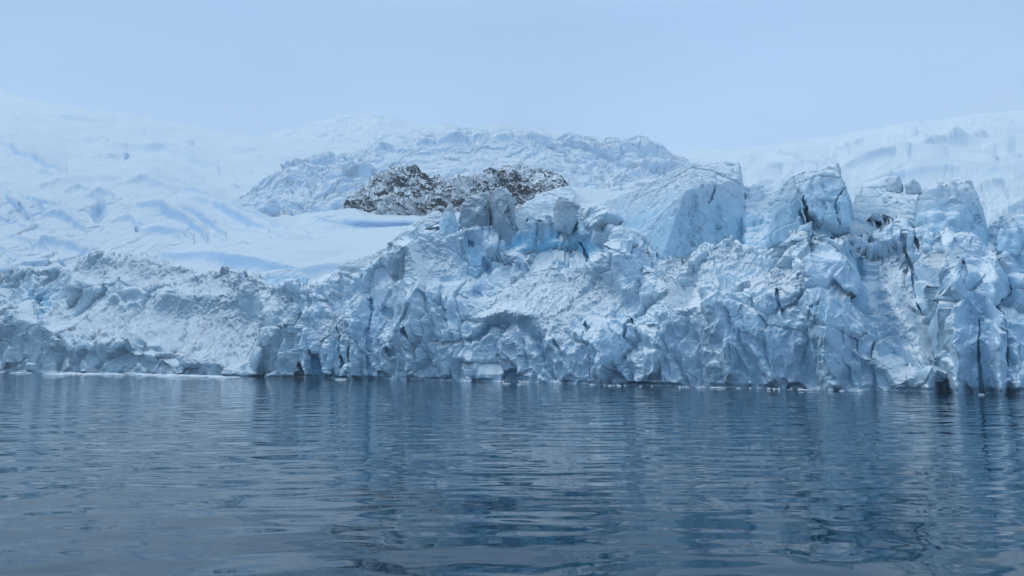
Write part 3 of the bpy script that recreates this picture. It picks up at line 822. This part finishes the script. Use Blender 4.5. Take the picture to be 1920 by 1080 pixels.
serac("leaning serac split by a dark crack, with pale grey face and rough notched top",
      [[(1492, 330, 158), (1530, 318, 156), (1570, 306, 160), (1574, 330, 154), (1592, 380, 150), (1598, 430, 149), (1520, 440, 148), (1500, 370, 152), (1505, 440, 190), (1600, 440, 190), (1565, 306, 180), (1500, 330, 180)],
       [(1458, 360, 162), (1480, 334, 162), (1510, 320, 164), (1496, 366, 158), (1512, 440, 156), (1440, 460, 160), (1456, 400, 160), (1440, 460, 190), (1510, 440, 190), (1480, 340, 185)]],
      L=0.26, seed=21, layers=0.15, size=6.0, amp=0.6, cracks=[([(1490, 345), (1535, 330), (1576, 334)], 1.3, .4, 's'), ([(1502, 362), (1508, 385), (1515, 410), (1522, 440)], 2.6, 3.5, 's'), ([(1583, 352), (1570, 375), (1568, 395), (1571, 420)], 1.3, 1.2, 's'), ([(1505, 400), (1530, 425), (1570, 440), (1600, 435)], 12, 4)])
serac("broad jagged serac with shadowed blue left side and ragged top, right of the dark slit",
      [[(1722, 370, 142), (1760, 345, 142), (1818, 337, 145), (1830, 370, 140), (1848, 420, 138), (1850, 480, 136), (1740, 470, 134), (1716, 420, 140), (1725, 450, 175), (1850, 450, 175), (1815, 340, 165), (1760, 345, 165)],
       [(1742, 400, 138), (1800, 400, 136), (1810, 480, 132), (1730, 470, 133), (1760, 380, 145), (1800, 480, 150), (1740, 480, 150)]],
      L=0.36, seed=31, layers=0.15, size=6.0, amp=0.7)
serac("rubbly snow-topped ice mass between the cracked serac and the dark slit",
      [[(1595, 385, 158), (1625, 345, 172), (1662, 332, 174), (1690, 350, 170), (1718, 380, 160), (1722, 470, 142), (1600, 480, 144), (1600, 440, 190), (1720, 440, 190), (1660, 335, 185)]],
      L=0.4, seed=43, size=5.0, amp=0.5)
serac("small grey cube of ice, left of two on top of the rubbly mass",
      [[(1662, 335, 152), (1685, 330, 150), (1692, 345, 150), (1688, 362, 149), (1665, 358, 150), (1672, 332, 160), (1690, 355, 160), (1664, 355, 160)]], L=0.25, seed=51, size=1.6, deep=-.6)
serac("small grey cube of ice, right of two on top of the rubbly mass",
      [[(1697, 345, 148), (1712, 334, 148), (1724, 345, 148), (1726, 362, 147), (1702, 364, 147), (1710, 335, 156), (1724, 360, 156), (1700, 362, 156)]], L=0.25, seed=61, size=1.6, deep=-.6)
serac("smooth blue-shadowed ice shoulder between the flat-topped and the cracked seracs",
      [[(1395, 352, 215), (1430, 348, 215), (1470, 360, 210), (1480, 480, 185), (1400, 480, 190), (1390, 480, 240), (1490, 480, 240)]], L=0.6, seed=71, size=5, deep=0.6)
serac("blue ice blocks beyond the last serac at the right edge of the cliff",
      [[(1850, 425, 160), (1885, 408, 158), (1925, 410, 155), (1990, 402, 150), (2060, 420, 150), (2060, 560, 140), (1850, 550, 148), (1860, 550, 190), (2060, 540, 190), (1900, 420, 180)],
       [(1880, 412, 150), (1915, 430, 148), (1905, 480, 146), (1870, 470, 148), (1900, 420, 158)]], L=0.4, seed=81, size=4, deep=0.8, amp=1.3)
serac("small white tilted ice plate at the foot of the cracked serac",
      [[(1497, 426, 141), (1512, 424, 141), (1523, 415, 141), (1524, 426, 141), (1515, 433, 140), (1500, 432, 140), (1512, 420, 143), (1520, 430, 144)]], L=0.15, seed=91, size=1.2)
serac("small upright white ice block at the right foot of the cracked serac",
      [[(1594, 423, 140), (1603, 423, 140), (1604, 438, 140), (1594, 438, 140), (1596, 423, 142), (1604, 438, 142)]], L=0.15, seed=95, size=1)
# the cluster on the middle mound
serac("tall grey pointed ice fin, right of the pair of fins on the middle mound",
      [[(918, 385, 206), (924, 360, 206), (938, 352, 207), (950, 358, 207), (961, 378, 205), (966, 420, 206), (976, 462, 206), (958, 474, 207), (930, 440, 206), (942, 400, 201), (932, 354, 216), (956, 370, 216), (970, 470, 225), (922, 440, 222)]],
      L=0.28, seed=101, size=4.2, mat=M_CAP, push=-8, amp=0.8)
serac("broad grey ice fin, left of the pair of fins on the middle mound",
      [[(868, 385, 209), (880, 372, 209), (909, 363, 209), (914, 375, 208), (918, 415, 207), (920, 440, 210), (880, 440, 210), (862, 425, 210), (896, 400, 204), (878, 374, 220), (910, 366, 219), (930, 470, 225), (866, 460, 225)],
       [(905, 380, 214), (912, 360, 216), (919, 388, 214), (922, 440, 212), (900, 440, 214), (912, 364, 224), (920, 440, 224)]],
      L=0.3, seed=111, size=4.5, mat=M_CAP, push=-5, amp=0.8)
serac("long tilted snow-topped ice slab at the left shoulder of the mound",
      [[(750, 436, 214), (790, 412, 217), (822, 396, 220), (830, 400, 218), (826, 415, 214), (780, 438, 211), (758, 447, 211), (765, 425, 230), (815, 396, 236), (826, 410, 236), (752, 445, 226)]],
      L=0.3, seed=121, size=3.2, mat=M_CAP, amp=0.7, layers=0.12)
serac("thin pale blue ice spike between the tilted slab and the broad grey fin",
      [[(826, 412, 214), (840, 388, 214), (848, 384, 214), (856, 410, 212), (860, 440, 210), (826, 440, 210), (842, 390, 220), (858, 440, 220), (828, 440, 220)]],
      L=0.28, seed=131, size=3.5, deep=0.4, amp=0.7)
serac("long flat snow slab rising to the right behind the dark grey pointed block",
      [[(960, 405, 216), (975, 388, 220), (1010, 368, 228), (1045, 353, 236), (1068, 350, 238), (1078, 368, 232), (1078, 430, 218), (975, 440, 214), (1066, 352, 256), (1078, 430, 250), (970, 430, 240), (1010, 366, 250)]],
      L=0.32, seed=141, size=5, mat=M_SERAC, amp=0.5, push=3, deep=-.6)
serac("dark grey pointed ice block right of centre on the middle mound",
      [[(1038, 390, 206), (1049, 367, 206), (1056, 374, 205), (1064, 388, 204), (1088, 386, 205), (1084, 410, 203), (1068, 440, 202), (1040, 430, 201), (1048, 372, 214), (1085, 390, 214), (1080, 430, 212), (1042, 430, 212)]],
      L=0.26, seed=151, size=2.6, mat=M_CAP, push=-7, amp=0.8)
serac("dirty rounded ice knob at the right end of the middle mound",
      [[(1084, 396, 198), (1100, 388, 198), (1120, 394, 197), (1130, 412, 195), (1132, 440, 192), (1088, 440, 193), (1100, 390, 208), (1128, 415, 208), (1090, 440, 206)]],
      L=0.28, seed=161, size=2.2, amp=1.6, push=-5)
serac("sloping snow-topped ice wedge between the low and the tall cliff",
      [[(636, 500, 262), (680, 482, 258), (740, 458, 250), (745, 480, 246), (700, 500, 244), (700, 545, 246), (655, 545, 252), (640, 540, 256), (740, 460, 285), (650, 494, 285), (700, 505, 280)]],
      L=0.4, seed=171, size=3.5, mat=M_CAP, amp=0.6, push=None)
serac("small snow-roofed ice block standing behind the low cliff's right end",
      [[(487, 512, 300), (520, 505, 298), (560, 504, 296), (578, 522, 292), (570, 540, 290), (500, 535, 292), (490, 520, 296), (560, 505, 315), (575, 530, 312), (495, 520, 315)]],
      L=0.4, seed=181, size=3.5, amp=0.6, push=None)
serac("grey ice lump with sharp left edge at the top of the tall cliff's shoulder",
      [[(742, 449, 203), (758, 443, 203), (775, 445, 202), (765, 470, 199), (752, 490, 197), (742, 480, 199), (743, 455, 212), (772, 450, 212), (745, 485, 208)]],
      L=0.25, seed=191, size=2.2, mat=M_CAP)
serac("rounded white ice boulder below the tilted slab",
      [[(795, 435, 200), (812, 428, 200), (826, 432, 199), (842, 445, 198), (838, 460, 196), (800, 460, 196), (812, 429, 208), (840, 450, 207), (798, 455, 206)]],
      L=0.25, seed=195, size=2.4)

# ------------------------------------------------------------------ drifting ice
M_FLOE = ice_material("floe_ice", (0.70, 0.80, 0.86), (0.6, 0.76, 0.84), (0.86, 0.88, 0.90), 4.0, 0.04)
rnd = random.Random(4)
def floe_mesh(kind):
    n = 14
    r = [1 + rnd.uniform(-.28, .28) for _ in range(n)]
    V = []
    for lvl, (z, s) in enumerate(((-.5, .9), (.05, 1.0), (.5, .88), (.8, .5))):
        for k in range(n):
            a = 2 * math.pi * k / n
            V.append((math.cos(a) * r[k] * s * (1 + rnd.uniform(-.05, .05)), math.sin(a) * r[k] * s, z * (1 + rnd.uniform(-.25, .25))))
    Fq = [(l * n + k, l * n + (k + 1) % n, (l + 1) * n + (k + 1) % n, (l + 1) * n + k) for l in range(3) for k in range(n)]
    V.append((0, 0, .85)); V.append((0, 0, -.5))
    tri = [(3 * n + k, 3 * n + (k + 1) % n, 4 * n) for k in range(n)] + [((k + 1) % n, k, 4 * n + 1) for k in range(n)]
    me = bpy.data.meshes.new("ice_floe")
    me.from_pydata(V, [], Fq + tri); me.materials.append(M_FLOE)
    return me
FLOES = [floe_mesh(k) for k in range(6)]
def floe(px, py, sx, sy, sz, label, group):
    dx, dy, dz = ray(px, py)
    kk = -CH / dz
    o = bpy.data.objects.new("ice_floe", rnd.choice(FLOES))
    o.location = (dx * kk, dy * kk, 0); o.rotation_euler = (0, 0, rnd.uniform(-.15, .15)); o.scale = (sx, sy, sz)
    COL.objects.link(o)
    return tag(o, label, "ice floe", group)
for k in range(60):
    px = rnd.uniform(-40, 450)
    floe(px, wl_row(px) + rnd.uniform(1.0, 3.6) , rnd.uniform(1.0, 4.2), rnd.uniform(0.8, 2.4), rnd.uniform(.2, .55), "thin white floe in the band of brash ice along the foot of the low cliff", "brash ice along the low cliff")
for k in range(50):
    px = rnd.uniform(1080, 1620)
    floe(px, wl_row(px) + rnd.uniform(0.8, 2.2), rnd.uniform(.15, .7), rnd.uniform(.15, .5), rnd.uniform(.06, .2), "small white scrap of ice in the line along the foot of the tall cliff", "ice scraps along the tall cliff")
for px, py, s, l in ((100, 703.5, 4.5, "long flat white floe lying in front of the brash band, nearest the left edge"), (325, 706.5, 3.5, "flat white floe lying in front of the middle of the brash band"),
                     (950, 719.5, .9, "flat white ice scrap on the left below the dark notch at the waterline"), (975, 720.5, .7, "round white ice scrap on the right below the dark notch at the waterline"),
                     (1145, 722.6, .5, "lone white ice scrap below the smooth buttress right of the arch"), (640, 711.5, 1.6, "flat white ice scrap beside the dark cave at the waterline"),
                     (1840, 739.5, .5, "tiny white ice scrap below the dark cleft near the right edge")):
    floe(px, py, s, s * .45, s * .12 + .05, l, None)

# ------------------------------------------------------------------ air
def haze():
    V = [(x, y, z) for z in (-4, 1950) for x, y in ((-6500, -300), (6500, -300), (6500, 5700), (-6500, 5700))]
    Fq = [(3, 2, 1, 0), (4, 5, 6, 7), (0, 1, 5, 4), (1, 2, 6, 5), (2, 3, 7, 6), (3, 0, 4, 7)]
    m = bpy.data.materials.new("hazy_air"); m.use_nodes = True
    N, L = m.node_tree.nodes, m.node_tree.links
    N.remove(N['Principled BSDF'])
    v = N.new("ShaderNodeVolumePrincipled")
    v.inputs['Color'].default_value = (0.94, 0.97, 1.0, 1)
    v.inputs['Density'].default_value = 0.00019
    v.inputs['Anisotropy'].default_value = 0.0
    L.new(v.outputs[0], N['Material Output'].inputs['Volume'])
    o = link_mesh("haze", V, Fq, m, smooth_sh=False)
    tag(o, kind='stuff')
haze()
